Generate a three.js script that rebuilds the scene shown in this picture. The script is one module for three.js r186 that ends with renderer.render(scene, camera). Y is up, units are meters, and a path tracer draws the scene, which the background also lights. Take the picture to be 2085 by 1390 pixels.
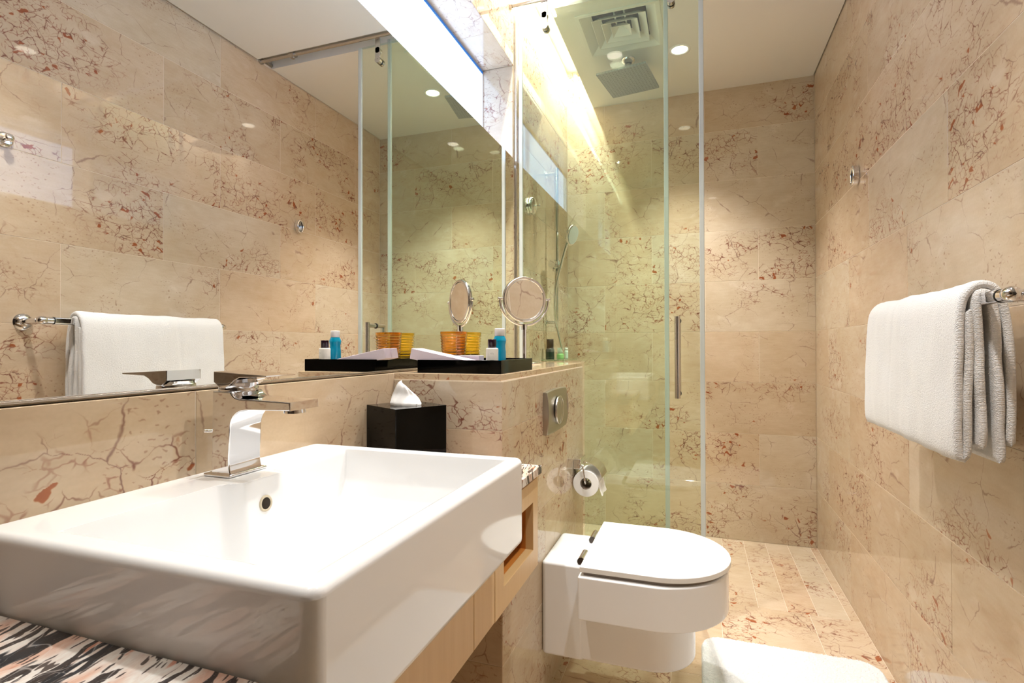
import * as THREE from 'three';
import { RoundedBoxGeometry } from 'three/addons/geometries/RoundedBoxGeometry.js';
import { mergeGeometries } from 'three/addons/utils/BufferGeometryUtils.js';
import { RectAreaLightUniformsLib } from 'three/addons/lights/RectAreaLightUniformsLib.js';

// ------------------------------------------------------------------ camera, light, exposure
const scene = new THREE.Scene();
const camera = new THREE.PerspectiveCamera(65.03, 2085 / 1390, 0.02, 50);
camera.rotation.order = 'YXZ';
camera.position.set(0, 0.9836, 0);
camera.rotation.set(0.0081, 0.3342, -0.0021);
scene.background = new THREE.Color(0x000000);
const renderer = new THREE.WebGLRenderer({ antialias: true });
renderer.toneMapping = THREE.LinearToneMapping;
renderer.toneMappingExposure = 1.38;
renderer.shadowMap.enabled = true;
RectAreaLightUniformsLib.init();

const WARM = new THREE.Color().setRGB(1.0, 0.972, 0.94);
const COVE = new THREE.Color().setRGB(1.0, 0.975, 0.92);
const COOL = new THREE.Color().setRGB(0.38, 0.62, 1.0);
const SPOT = 4.4, COVE_I = 170, PANEL_I = 1.9;

// ------------------------------------------------------------------ levels measured from the photograph (metres)
const XM = -0.6847, XR = 0.5416, XB = -0.6792, XP = -0.4065, XS = -0.5415, XL = -0.688;
const ZPN = -1.1043, ZPF = -1.972, ZB = -2.9416, ZG = -1.9965, YC = 2.3, YP = 0.9205, YT = 0.728, ZR = 0.95;
const ROWS = [0, 0.281, 0.5385, 0.796, 1.0535, 1.311, 1.5685, 1.826, 2.0835, 2.3, 2.52];

// ------------------------------------------------------------------ helpers
let seed = 12345;
const rnd = () => { seed = (seed * 1664525 + 1013904223) >>> 0; return seed / 4294967296; };
const used = {};
function numbered(n) { used[n] = (used[n] || 0) + 1; return used[n] === 1 ? n : n + '_' + String(used[n] - 1).padStart(3, '0'); }
function shade(o) { o.castShadow = true; o.receiveShadow = true; return o; }
function struct(name, pos = [0, 0, 0]) { const g = new THREE.Group(); g.name = name; g.position.set(...pos); g.userData = { kind: 'structure' }; scene.add(g); return g; }
function thing(name, label, category, pos = [0, 0, 0], turn = 0, group) {
  const g = new THREE.Group(); g.name = numbered(name); g.position.set(...pos); g.rotation.y = turn;
  g.userData = { label, category }; if (group) g.userData.group = group; scene.add(g); return g;
}
function part(name, geo, mat, parent, label) {
  const m = shade(new THREE.Mesh(geo, mat)); m.name = name; if (label) m.userData.label = label; parent.add(m); return m;
}
const merge = (...g) => mergeGeometries(g.flat().map(x => { const y = x.index ? x.toNonIndexed() : x; for (const k of Object.keys(y.attributes)) if (!['position', 'normal', 'uv'].includes(k)) y.deleteAttribute(k); return y; }));
// box from corner to corner with rounded edges
function rb(x0, x1, y0, y1, z0, z1, r = 0.002, seg = 2) {
  const w = Math.abs(x1 - x0), h = Math.abs(y1 - y0), d = Math.abs(z1 - z0);
  const g = new RoundedBoxGeometry(w, h, d, seg, Math.min(r, w / 2.01, h / 2.01, d / 2.01));
  g.translate((x0 + x1) / 2, (y0 + y1) / 2, (z0 + z1) / 2); return g;
}
function bx(x0, x1, y0, y1, z0, z1) { const g = new THREE.BoxGeometry(Math.abs(x1 - x0), Math.abs(y1 - y0), Math.abs(z1 - z0)); g.translate((x0 + x1) / 2, (y0 + y1) / 2, (z0 + z1) / 2); return g; }
// cylinder between two points
function rod(a, b, r, seg = 24, r2 = r) {
  const A = new THREE.Vector3(...a), B = new THREE.Vector3(...b), d = B.clone().sub(A);
  const g = new THREE.CylinderGeometry(r2, r, d.length(), seg); g.translate(0, d.length() / 2, 0);
  g.applyQuaternion(new THREE.Quaternion().setFromUnitVectors(new THREE.Vector3(0, 1, 0), d.normalize())); g.translate(...a); return g;
}
function tube(pts, r, seg = 60, rs = 12, closed = false) { return new THREE.TubeGeometry(new THREE.CatmullRomCurve3(pts.map(p => new THREE.Vector3(...p)), closed), seg, r, rs, closed); }
const lathe = (pts, seg = 48) => new THREE.LatheGeometry(pts.map(p => new THREE.Vector2(...p)), seg);
// lathe along an axis direction from a base point
function latheAt(pts, at, dir, seg = 40) { const g = lathe(pts, seg); g.applyQuaternion(new THREE.Quaternion().setFromUnitVectors(new THREE.Vector3(0, 1, 0), new THREE.Vector3(...dir).normalize())); g.translate(...at); return g; }
function shapeOf(pts) { const s = new THREE.Shape(); pts.forEach((p, i) => i ? s.lineTo(...p) : s.moveTo(...p)); return s; }
function extrude(shape, depth, bevel = 0, seg = 2, curve = 12) { return new THREE.ExtrudeGeometry(shape, { depth, bevelEnabled: bevel > 0, bevelThickness: bevel, bevelSize: bevel, bevelOffset: -bevel, bevelSegments: seg, curveSegments: curve }); }
function roundedRect(x0, x1, y0, y1, r) {
  const s = new THREE.Shape(); s.moveTo(x0 + r, y0); s.lineTo(x1 - r, y0); s.absarc(x1 - r, y0 + r, r, -Math.PI / 2, 0); s.lineTo(x1, y1 - r); s.absarc(x1 - r, y1 - r, r, 0, Math.PI / 2);
  s.lineTo(x0 + r, y1); s.absarc(x0 + r, y1 - r, r, Math.PI / 2, Math.PI); s.lineTo(x0, y0 + r); s.absarc(x0 + r, y0 + r, r, Math.PI, Math.PI * 1.5); return s;
}
// lay an extrusion (shape in x,y; depth along +z) flat: shape x -> x, shape y -> -z, depth -> y
function flat(g, y) { g.rotateX(-Math.PI / 2); g.translate(0, y, 0); return g; }
function gridSurface(nu, nv, f) {
  const p = [], uv = [], ix = [];
  for (let j = 0; j <= nv; j++) for (let i = 0; i <= nu; i++) { const q = f(i / nu, j / nv, i, j); p.push(q[0], q[1], q[2]); uv.push(q[3] ?? i / nu, q[4] ?? j / nv); }
  for (let j = 0; j < nv; j++) for (let i = 0; i < nu; i++) { const a = j * (nu + 1) + i, b = a + 1, c = a + nu + 1, d = c + 1; ix.push(a, b, d, a, d, c); }
  const g = new THREE.BufferGeometry(); g.setAttribute('position', new THREE.Float32BufferAttribute(p, 3)); g.setAttribute('uv', new THREE.Float32BufferAttribute(uv, 2)); g.setIndex(ix); g.computeVertexNormals(); return g;
}
// normals averaged by face area over the faces that meet at less than the crease angle
function smooth(g, angle = 0.6) {
  if (g.index) g = g.toNonIndexed(); const p = g.attributes.position, nf = p.count / 3, fn = [], fu = [], at = new Map(), A = new THREE.Vector3(), B = new THREE.Vector3(), C = new THREE.Vector3();
  const key = (i) => Math.round(p.getX(i) * 2e5) + ',' + Math.round(p.getY(i) * 2e5) + ',' + Math.round(p.getZ(i) * 2e5);
  for (let f = 0; f < nf; f++) { A.fromBufferAttribute(p, 3 * f); B.fromBufferAttribute(p, 3 * f + 1).sub(A); C.fromBufferAttribute(p, 3 * f + 2).sub(A); const n = B.clone().cross(C); fn.push(n); fu.push(n.clone().normalize()); for (let k = 0; k < 3; k++) { const q = key(3 * f + k); (at.get(q) || at.set(q, []).get(q)).push(f); } }
  const o = new Float32Array(p.count * 3), c = Math.cos(angle);
  for (let i = 0; i < p.count; i++) { const u = fu[Math.floor(i / 3)]; A.set(0, 0, 0); for (const f of at.get(key(i))) if (fu[f].dot(u) > c) A.add(fn[f]); if (A.lengthSq() < 1e-24) A.copy(u); A.normalize(); o[3 * i] = A.x; o[3 * i + 1] = A.y; o[3 * i + 2] = A.z; }
  g.setAttribute('normal', new THREE.BufferAttribute(o, 3)); return g;
}
const sstep = (a, b, x) => { const t = Math.min(1, Math.max(0, (x - a) / (b - a))); return t * t * (3 - 2 * t); };
const mix = (a, b, t) => a + (b - a) * t;

// ------------------------------------------------------------------ noise
const PERM = new Uint8Array(512), GX = new Float32Array(256), GY = new Float32Array(256), HA = new Float32Array(256), HB = new Float32Array(256);
{
  const p = [...Array(256).keys()];
  for (let i = 255; i > 0; i--) { const j = Math.floor(rnd() * (i + 1)); [p[i], p[j]] = [p[j], p[i]]; }
  for (let i = 0; i < 512; i++) PERM[i] = p[i & 255];
  for (let i = 0; i < 256; i++) { const a = rnd() * Math.PI * 2; GX[i] = Math.cos(a); GY[i] = Math.sin(a); HA[i] = rnd(); HB[i] = rnd(); }
}
function noise(x, y) {
  const xf = Math.floor(x), yf = Math.floor(y), X = xf & 255, Y = yf & 255; x -= xf; y -= yf;
  const u = x * x * x * (x * (x * 6 - 15) + 10), v = y * y * y * (y * (y * 6 - 15) + 10);
  const a = PERM[X] + Y, b = PERM[X + 1] + Y, aa = PERM[a & 511], ba = PERM[b & 511], ab = PERM[(a + 1) & 511], bb = PERM[(b + 1) & 511];
  const n00 = GX[aa] * x + GY[aa] * y, n10 = GX[ba] * (x - 1) + GY[ba] * y, n01 = GX[ab] * x + GY[ab] * (y - 1), n11 = GX[bb] * (x - 1) + GY[bb] * (y - 1);
  const p = n00 + u * (n10 - n00), q = n01 + u * (n11 - n01); return (p + v * (q - p)) * 1.5;
}
const fbm = (x, y, o) => { let s = 0, a = 0.55; for (let i = 0; i < o; i++) { s += a * noise(x, y); x = x * 2.03 + 17.1; y = y * 2.03 + 5.3; a *= 0.5; } return s; };
const W = new Float32Array(3); // F1, F2, cell value
function worley(x, y) {
  const xf = Math.floor(x), yf = Math.floor(y); let f1 = 9, f2 = 9, id = 0;
  for (let j = -1; j <= 1; j++) for (let i = -1; i <= 1; i++) {
    const h = PERM[(PERM[(xf + i) & 255] + yf + j) & 255], dx = xf + i + HA[h] - x, dy = yf + j + HB[h] - y, d = dx * dx + dy * dy;
    if (d < f1) { f2 = f1; f1 = d; id = h; } else if (d < f2) f2 = d;
  }
  W[0] = Math.sqrt(f1); W[1] = Math.sqrt(f2); W[2] = id / 255;
}
const toS = c => Math.round(255 * Math.min(1, Math.max(0, c)));
function texture(n, m, f, srgb = true) {
  const d = new Uint8Array(n * m * 4), c = [0, 0, 0];
  for (let j = 0; j < m; j++) for (let i = 0; i < n; i++) { f(i, j, c); const k = (j * n + i) * 4; d[k] = toS(c[0]); d[k + 1] = toS(c[1]); d[k + 2] = toS(c[2]); d[k + 3] = 255; }
  const t = new THREE.DataTexture(d, n, m); t.colorSpace = srgb ? THREE.SRGBColorSpace : THREE.NoColorSpace; t.wrapS = t.wrapT = THREE.RepeatWrapping; t.magFilter = THREE.LinearFilter; t.minFilter = THREE.LinearMipmapLinearFilter; t.generateMipmaps = true; t.needsUpdate = true; return t;
}

// ------------------------------------------------------------------ marble: beige ground, brown crack network, rust-red blotches (1.8 m square, sRGB values)
const SIZE = 1.8;
function marble(off, dense) {
  const N = 2048;
  return texture(N, N, (i, j, c) => {
    const x = off + i / N * SIZE, y = off * 0.7 + j / N * SIZE;
    const jx = noise(x * 55, y * 55), jy = noise(x * 55 + 31, y * 55 + 8), qx = fbm(x * 7, y * 9, 3), qy = fbm(x * 7 + 40, y * 9 + 9, 3);
    const wx = x + 0.030 * qx + 0.0050 * jx * 0.6 + 0.0016 * noise(x * 150, y * 150), wy = y + 0.024 * qy + 0.0050 * jy * 0.6 + 0.0016 * noise(x * 150 + 9, y * 150);
    const cl = fbm(wx * 3.1, wy * 5.2, 3), md = fbm(wx * 15 + 3, wy * 30, 3), st = noise(x * 24, y * 130), fi = noise(x * 190, y * 260);
    let r = 0.800 + 0.040 * cl + 0.026 * md + 0.010 * st + 0.010 * fi, g = 0.731 + 0.050 * cl + 0.036 * md + 0.012 * st + 0.010 * fi, b = 0.632 + 0.066 * cl + 0.042 * md + 0.014 * st + 0.010 * fi;
    const white = sstep(0.28, 0.62, fbm(wx * 9 + 70, wy * 13, 3)); r += 0.035 * white; g += 0.045 * white; b += 0.06 * white;
    const put = (k, R, G, B) => { r += (R - r) * k; g += (G - g) * k; b += (B - b) * k; };
    // drifts that the veins follow
    const act = sstep(-0.25, 0.25, noise(x * 1.9 + 60, y * 2.6 + 3) + dense), spine = Math.abs(fbm(x * 1.9 + 11 + 0.35 * qx, y * 2.9 + 7 + 0.3 * qy, 2));
    const near = act * (1 - sstep(0.05, 0.24, spine)), core = act * (1 - sstep(0.015, 0.105, spine + 0.03 * jx)), gate = noise(x * 16, y * 17 + 20), gate2 = noise(x * 31 + 8, y * 34);
    // long thin cracks, broken off here and there
    const t1 = 0.35 + 1.1 * Math.max(0, noise(x * 22, y * 22 + 9) + 0.3);
    worley(wx * 7.0, wy * 9.5); put((0.48 + 0.40 * near) * (1 - sstep(0, 0.026 * t1, W[1] - W[0])) * sstep(-0.10, 0.12, noise(x * 7.2, y * 7.2 + 50)), 0.47, 0.34, 0.30);
    // middle network
    const t2 = 0.3 + 1.2 * Math.max(0, noise(x * 46 + 5, y * 46) + 0.3);
    worley(wx * 24 + 7, wy * 31); const e2 = W[1] - W[0], id2 = W[2];
    put(0.92 * near * (1 - sstep(0.006, 0.090 * t2, e2)) * sstep(-0.24, 0.06, gate), 0.46, 0.285, 0.23);
    // fine crackle in the core of a drift
    worley(wx * 58, wy * 70 + 3); put(0.80 * core * (1 - sstep(0.01, 0.20 * t2, W[1] - W[0])) * sstep(-0.16, 0.10, gate2), 0.52, 0.31, 0.25);
    // rust blotches, few and ragged
    const bl = sstep(0.30, 0.40, noise(wx * 40 + 90 + wy * 16, wy * 46 - wx * 20) - 0.35 * e2 - 0.13 + 0.20 * core) * sstep(0.25, 0.6, near) * (id2 > 0.80 ? 1 : 0);
    put(0.88 * bl, 0.60 + 0.10 * md, 0.32 + 0.10 * md, 0.185 + 0.06 * md);
    // short flecks along the bed
    put(0.40 * sstep(0.52, 0.64, noise(wx * 100, wy * 210 + 33)) * sstep(0.08, 0.34, noise(x * 6 + 21, y * 7) + 0.30 * near), 0.50, 0.34, 0.27);
    c[0] = r; c[1] = g; c[2] = b;
  });
}
const marbleA = marble(3.1, -0.16), marbleB = marble(31.7, 0.0);
const stone = (map, c, rough = 0.035) => new THREE.MeshPhysicalMaterial({ map, color: new THREE.Color(c), roughness: rough, ior: 1.5 });
const TILE = [];
for (const map of [marbleA, marbleB]) for (const c of [0xffffff, 0xfaf4ee, 0xfff8f2]) TILE.push(stone(map, c));
const ledgeStone = stone(marbleB, 0xfff6ea, 0.06);
const FLOOR = [stone(marbleA, 0xffffff, 0.06), stone(marbleB, 0xfffaf6, 0.06), stone(marbleB, 0xfff4ec, 0.06)];
const grout = new THREE.MeshStandardMaterial({ color: 0xe4d5c0, roughness: 0.8 });

// one bevelled stone piece: o = lower left corner on the wall plane, ua/ub unit vectors along and up, n outwards; uv in metres over the marble sheet
function pieceGeo(o, ua, ub, w, h, th = 0.010, ch = 0.0006) {
  const n = new THREE.Vector3().crossVectors(ua, ub), pos = [], uv = [], nor = [];
  const fx = rnd() < 0.5, fy = rnd() < 0.5, u0 = rnd() * Math.max(0.01, SIZE - w), v0 = rnd() * Math.max(0.01, SIZE - h);
  const P = (a, b, c) => o.clone().addScaledVector(ua, a).addScaledVector(ub, b).addScaledVector(n, c);
  const quad = (q, nn) => { for (const k of [0, 1, 2, 0, 2, 3]) { const [a, b, c] = q[k]; const p = P(a, b, c); pos.push(p.x, p.y, p.z); nor.push(nn.x, nn.y, nn.z); uv.push((u0 + (fx ? w - a : a)) / SIZE, (v0 + (fy ? h - b : b)) / SIZE); } };
  const c = ch, A = [[c, c, 0], [w - c, c, 0], [w - c, h - c, 0], [c, h - c, 0]], B = [[0, 0, -c], [w, 0, -c], [w, h, -c], [0, h, -c]], C = [[0, 0, -th], [w, 0, -th], [w, h, -th], [0, h, -th]];
  quad(A, n);
  const dirs = [ub.clone().negate(), ua.clone(), ub.clone(), ua.clone().negate()];
  for (let k = 0; k < 4; k++) { const l = (k + 1) % 4; quad([B[k], B[l], A[l], A[k]], dirs[k].clone().add(n).normalize()); quad([C[k], C[l], B[l], B[k]], dirs[k]); }
  const g = new THREE.BufferGeometry(); g.setAttribute('position', new THREE.Float32BufferAttribute(pos, 3)); g.setAttribute('normal', new THREE.Float32BufferAttribute(nor, 3)); g.setAttribute('uv', new THREE.Float32BufferAttribute(uv, 2)); return g;
}
const V = (x, y, z) => new THREE.Vector3(x, y, z);
const GAP = 0.0008;
function tile(parent, o, ua, ub, a0, a1, b0, b1, mats = TILE, name = 'tile') {
  const g = pieceGeo(o.clone().addScaledVector(ua, a0 + GAP).addScaledVector(ub, b0 + GAP), ua, ub, a1 - a0 - 2 * GAP, b1 - b0 - 2 * GAP);
  g.computeBoundingBox(); const c = g.boundingBox.getCenter(new THREE.Vector3()); g.translate(-c.x, -c.y, -c.z);
  const m = part(name, g, mats[Math.floor(rnd() * mats.length)], parent); m.position.copy(c); return m;
}
// rows of running-bond tiles between a0 and a1 (joints listed by parity)
function courses(parent, o, ua, rows, a0, a1, joint, step, skip = () => false) {
  const ub = V(0, 1, 0);
  for (let k = 0; k < rows.length - 1; k++) {
    const j0 = joint[k % 2], cuts = [a0]; let s = j0 + Math.ceil((a0 - j0) / step) * step;
    for (; s < a1 - 0.004; s += step) if (s > a0 + 0.004) cuts.push(s);
    cuts.push(a1);
    for (let i = 0; i < cuts.length - 1; i++) if (!skip(cuts[i], cuts[i + 1], rows[k], rows[k + 1])) tile(parent, o, ua, ub, cuts[i], cuts[i + 1], rows[k], rows[k + 1]);
  }
}

// ------------------------------------------------------------------ other materials
const std = (o) => new THREE.MeshStandardMaterial(o), phys = (o) => new THREE.MeshPhysicalMaterial(o);
const paint = std({ color: 0xece8e0, roughness: 0.85 });
const chrome = std({ color: 0xe8e8ea, metalness: 1, roughness: 0.045 });
const steel = std({ color: 0xc9c4bd, metalness: 1, roughness: 0.26 });
const silverSatin = std({ color: 0xb9b4ab, metalness: 1, roughness: 0.32 });
const ceramic = phys({ color: 0xf4f4f4, roughness: 0.05, ior: 1.52 });
const seatWhite = phys({ color: 0xf6f6f4, roughness: 0.14 });
const blackGloss = phys({ color: 0x030303, roughness: 0.05, ior: 1.28 });
const darkGap = std({ color: 0x1b1712, roughness: 0.8 });
const mirrorMat = std({ color: 0xf6f7f5, metalness: 1, roughness: 0.0 });
const paneMat = phys({ color: new THREE.Color().setRGB(0.938, 0.984, 0.938), transmission: 1, thickness: 0, roughness: 0, ior: 1.5 });
const sealMat = phys({ color: 0xdfe4e0, roughness: 0.35, transmission: 0.35, thickness: 0 });
const whitePlastic = phys({ color: 0xf4f3f1, roughness: 0.25 });
const terryBump = texture(512, 512, (i, j, c) => { const a = noise(i * 0.22, j * 0.22) * 0.5 + noise(i * 0.5 + 7, j * 0.5) * 0.4 + (noise(i * 0.06, j * 0.06 + 3)) * 0.25; c[0] = c[1] = c[2] = 0.5 + 0.45 * a; }, false);
const terry = std({ color: 0xf0efec, roughness: 1, bumpMap: terryBump, bumpScale: 0.0030 });
const terryMat = std({ color: 0xf0f1ef, roughness: 1, bumpMap: terryBump, bumpScale: 0.0035 });
const woodTex = texture(512, 1024, (i, j, c) => {
  const x = i / 512, y = j / 1024, g = noise(x * 5 + 0.8 * noise(x * 3, y * 2.0), y * 1.1) * 0.5 + noise(x * 60, y * 2.5) * 0.28 + noise(x * 140, y * 7) * 0.22;
  c[0] = 0.87 + 0.035 * g; c[1] = 0.735 + 0.05 * g; c[2] = 0.53 + 0.06 * g;
});
const wood = phys({ map: woodTex, roughness: 0.38 });
const woodInside = phys({ map: woodTex, color: 0xe6b070, roughness: 0.45 });
// breccia of the vanity top: black, pink, white shards drawn out along the slab
const brecciaTex = texture(1024, 1024, (i, j, c) => {
  const x = i / 1024, y = j / 1024, a = -x * 0.20 - y * 0.98, b = x * 0.98 - y * 0.20; // a along the streaks
  const k = fbm(x * 5, y * 5, 3), wa = a + 0.04 * k, wb = b + 0.016 * fbm(x * 8 + 9, y * 8, 3);
  const pinkish = sstep(-0.15, 0.35, fbm(wa * 4 + 50, wb * 14 + 3, 3)), grain = fbm(wa * 24, wb * 90, 3), fine = noise(wa * 90, wb * 330);
  let r = mix(0.92, 0.90, pinkish) + 0.05 * grain + 0.02 * fine, g = mix(0.89, 0.74, pinkish) + 0.09 * grain + 0.03 * fine, bl = mix(0.86, 0.66, pinkish) + 0.10 * grain + 0.03 * fine;
  const put = (q, R, G, B) => { r += (R - r) * q; g += (G - g) * q; bl += (B - bl) * q; };
  put(0.7 * sstep(0.30, 0.42, fbm(wa * 9 + 8, wb * 34, 2)), 0.80, 0.47, 0.36); // rust shards
  const big = fbm(wa * 1.7 + 4, wb * 9.5, 2) + 0.10 * noise(wa * 20, wb * 110);
  put(0.96 * sstep(0.11, 0.15, big), 0.17 + 0.07 * grain, 0.18 + 0.07 * grain, 0.20 + 0.07 * grain); // long dark bands
  put(0.9 * sstep(0.26, 0.32, noise(wa * 9 + 30, wb * 60) + 0.12 * noise(wa * 60, wb * 200)), 0.20, 0.18, 0.18); // dark splinters
  put(0.8 * sstep(0.40, 0.46, noise(wa * 22 + 3, wb * 130)), 0.24, 0.20, 0.19);
  put(0.55 * (1 - sstep(0.0, 0.035, Math.abs(noise(wa * 7, wb * 30 + 4)))), 0.93, 0.91, 0.89); // pale threads
  put(0.5 * (1 - sstep(0.0, 0.03, Math.abs(noise(wa * 16 + 9, wb * 60 + 4)))), 0.92, 0.89, 0.86);
  c[0] = r; c[1] = g; c[2] = bl;
});
const breccia = phys({ map: brecciaTex, roughness: 0.09 });
// give a geometry box-projected uv in metres / scale
function boxUV(g, s) {
  if (g.index) g = g.toNonIndexed(); const p = g.attributes.position, n = g.attributes.normal, uv = new Float32Array(p.count * 2);
  for (let i = 0; i < p.count; i++) { const ax = Math.abs(n.getX(i)), ay = Math.abs(n.getY(i)), az = Math.abs(n.getZ(i)); let u, v; if (ay >= ax && ay >= az) { u = p.getX(i); v = p.getZ(i); } else if (ax >= az) { u = p.getZ(i); v = p.getY(i); } else { u = p.getX(i); v = p.getY(i); } uv[2 * i] = u / s + 0.37; uv[2 * i + 1] = v / s + 0.13; }
  g.setAttribute('uv', new THREE.BufferAttribute(uv, 2)); return g;
}

// ================================================================== THE ROOM
{ // floor: outer slabs, then narrow strips in the shower
  const f = struct('floor'); part('screed', bx(-0.83, 0.66, -0.12, -0.0008, ZR + 0.1, -3.06), grout, f);
  const o = V(0, 0, 0), ua = V(1, 0, 0), ub = V(0, 0, -1);
  const zs = [-0.95, -0.42, 0.11, 0.64, 1.17, 1.70, 2.21];
  for (let k = 0; k < zs.length - 1; k++) { const sh = k % 2 ? 0.15 : 0; for (let x = -0.69 - sh; x < XR - 0.01; x += 0.305) { const a = Math.max(x, -0.69), b = Math.min(x + 0.305, XR); if (b - a > 0.02) tile(f, o, ua, ub, a, b, zs[k], zs[k + 1], FLOOR); } }
  for (let x = -0.69, k = 0; x < XR - 0.01; x += 0.1, k++) { const b = Math.min(x + 0.1, XR), m = k % 2 ? 2.52 : 2.74; if (b - x < 0.02) continue; tile(f, o, ua, ub, x, b, 2.21, m, FLOOR); tile(f, o, ua, ub, x, b, m, -ZB, FLOOR); }
}
{ // right wall
  const w = struct('wall_right'); part('masonry', bx(XR + 0.0008, XR + 0.12, -0.12, 2.65, ZR + 0.1, -3.06), grout, w);
  // along -z seen from the room: a runs from far (-ZB) to near
  courses(w, V(XR, 0, 0), V(0, 0, 1), ROWS.slice(0, 10), ZB, ZR, [-1.735, -1.48], 0.6);
}
{ // shower end wall
  const w = struct('wall_back'); part('masonry', bx(-0.83, XR, -0.0, 2.65, ZB - 0.0008, -3.06), grout, w);
  courses(w, V(0, 0, ZB), V(1, 0, 0), ROWS, XL, XR, [0.037, 0.289], 0.519);
}
{ // rear wall behind the camera; unseen door added, both dark to cut bounced light
  const w = struct('wall_rear'); part('plaster', bx(-0.83, 0.66, -0.12, 2.65, ZR + 0.0015, ZR + 0.12), std({ color: 0x4a3c30, roughness: 0.7 }), w);
  const d = struct('door_1', [0.02, 0, ZR]); part('leaf', rb(-0.42, 0.42, 0.008, 2.06, -0.036, 0.001, 0.002), std({ color: 0x3a2a1e, roughness: 0.4 }), d);
  part('frame', merge(rb(-0.48, -0.424, 0, 2.12, -0.042, 0.001), rb(0.424, 0.48, 0, 2.12, -0.042, 0.001), rb(-0.424, 0.424, 2.064, 2.12, -0.042, 0.001)), std({ color: 0x33251a, roughness: 0.45 }), d);
}
{ // left wall: mirror wall with the lit niche above, then the shower side
  const w = struct('wall_left');
  part('masonry', merge(bx(-0.83, XB - 0.0008, 0, YP - 0.001, ZR, ZG), bx(-0.83, XM - 0.0075, YP, 1.70, ZR, ZG), bx(-0.83, XM - 0.0008, 2.094, 2.60, ZR, ZG), bx(-0.86, -0.83, 0, 2.65, ZR + 0.1, -3.06), bx(-0.83, XL - 0.0008, 0, 2.60, ZG - 0.012, ZB - 0.1), bx(-0.83, XM - 0.012, 1.70, 2.10, -0.60, ZR)), grout, w);
  // under the mirror
  const o = V(XB, 0, 0), ua = V(0, 0, -1), ub = V(0, 1, 0);
  for (const [a, b] of [[-ZR, -0.35], [-0.35, 0.022], [0.022, 0.576], [0.576, -ZPN]]) { tile(w, o, ua, ub, a, b, YT - 0.02, YP, [stone(marbleB, 0xfff8f0)]); tile(w, o, ua, ub, a, b, 0.2, YT - 0.02); }
  tile(w, o, ua, ub, -ZR, -ZPN, 0, 0.2);
  // niche: sill, soffit, end and the wall above it
  const cool = [TILE[3], TILE[4]];
  for (const [a, b] of [[0.6, 1.16], [1.16, 1.76], [1.76, -ZG]]) tile(w, V(-0.815, 2.093, 0), V(0, 0, -1), V(1, 0, 0), a, b, 0, 0.131, cool);
  tile(w, V(-0.815, 0, ZG), V(1, 0, 0), ub, 0, 0.127, 1.705, 2.093, cool);
  tile(w, V(-0.815, 0, -0.6), V(-1, 0, 0), ub, -0.13, 0, 1.705, 2.093, cool);
  for (let a = -ZR; a < -ZG; a += 0.6) tile(w, V(XM, 0, 0), ua, ub, a, Math.min(a + 0.6, -ZG), 2.093, 2.52);
  for (let a = -ZR; a < 0.6; a += 0.6) tile(w, V(XM, 0, 0), ua, ub, a, Math.min(a + 0.6, 0.6), 1.725, 2.093);
  courses(w, V(XL, 0, 0), ua, ROWS, -ZG + 0.012, -ZB, [2.48, 2.75], 0.6);
}
{ // ceiling: room slab, groove for the door rail, shower slab; a slot along the left wall holds the strip light
  const c = struct('ceiling');
  part('slab', rb(XS, XR - 0.012, YC - 0.003, YC + 0.075, ZR, -1.926, 0.002), paint, c);
  const sl = shapeOf([[XS, 2.02], [XR - 0.004, 2.02], [XR - 0.004, -ZB], [XS, -ZB]]); sl.holes.push(shapeOf([[-0.297 - 0.15, 2.262 - 0.15], [-0.297 - 0.15, 2.262 + 0.15], [-0.297 + 0.15, 2.262 + 0.15], [-0.297 + 0.15, 2.262 - 0.15]]));
  part('slab', flat(extrude(sl, 0.075), YC), paint, c);
  part('slab', merge(bx(-0.86, 0.66, 2.52, 2.66, ZR + 0.1, -3.06), bx(XS + 0.06, XR, YC + 0.07, 2.56, -1.90, -2.05)), paint, c);
}
{ // shadow gap along the right wall
  const t = struct('trim_1'); part('strip', rb(XR - 0.012, XR - 0.0005, YC + 0.008, YC + 0.02, ZR, ZB, 0.001), std({ color: 0x8b7f6c, roughness: 0.6 }), t);
}
{ // half-height cistern wall that carries the toilet and the ledge
  const w = struct('wall_partition');
  part('masonry', bx(XB, XP - 0.0008, 0, YP - 0.0145, ZPN - 0.0008, ZPF), grout, w);
  const R = [0, 0.281, 0.5385, 0.796, YP - 0.0155];
  for (let k = 0; k < 4; k++) {
    tile(w, V(0, 0, ZPN), V(1, 0, 0), V(0, 1, 0), XB, XP, R[k], R[k + 1]);
    const cut = k % 2 ? [-ZPN, 1.45, -ZPF] : [-ZPN, 1.715, -ZPF];
    if (k === 3) tile(w, V(XP, 0, 0), V(0, 0, -1), V(0, 1, 0), -ZPN, -ZPF, R[k], R[k + 1]);
    else for (let i = 0; i < 2; i++) { const g = tile(w, V(XP, 0, 0), V(0, 0, -1), V(0, 1, 0), cut[i], cut[i + 1], R[k], R[k + 1]); g.scale.set(1, 1, 1); }
  }
  part('ledge_slab', boxUV(rb(XM, XP - 0.003, YP - 0.0150, YP, ZPN - 0.003, ZPF, 0.0015), SIZE), ledgeStone, w);
}

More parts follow.
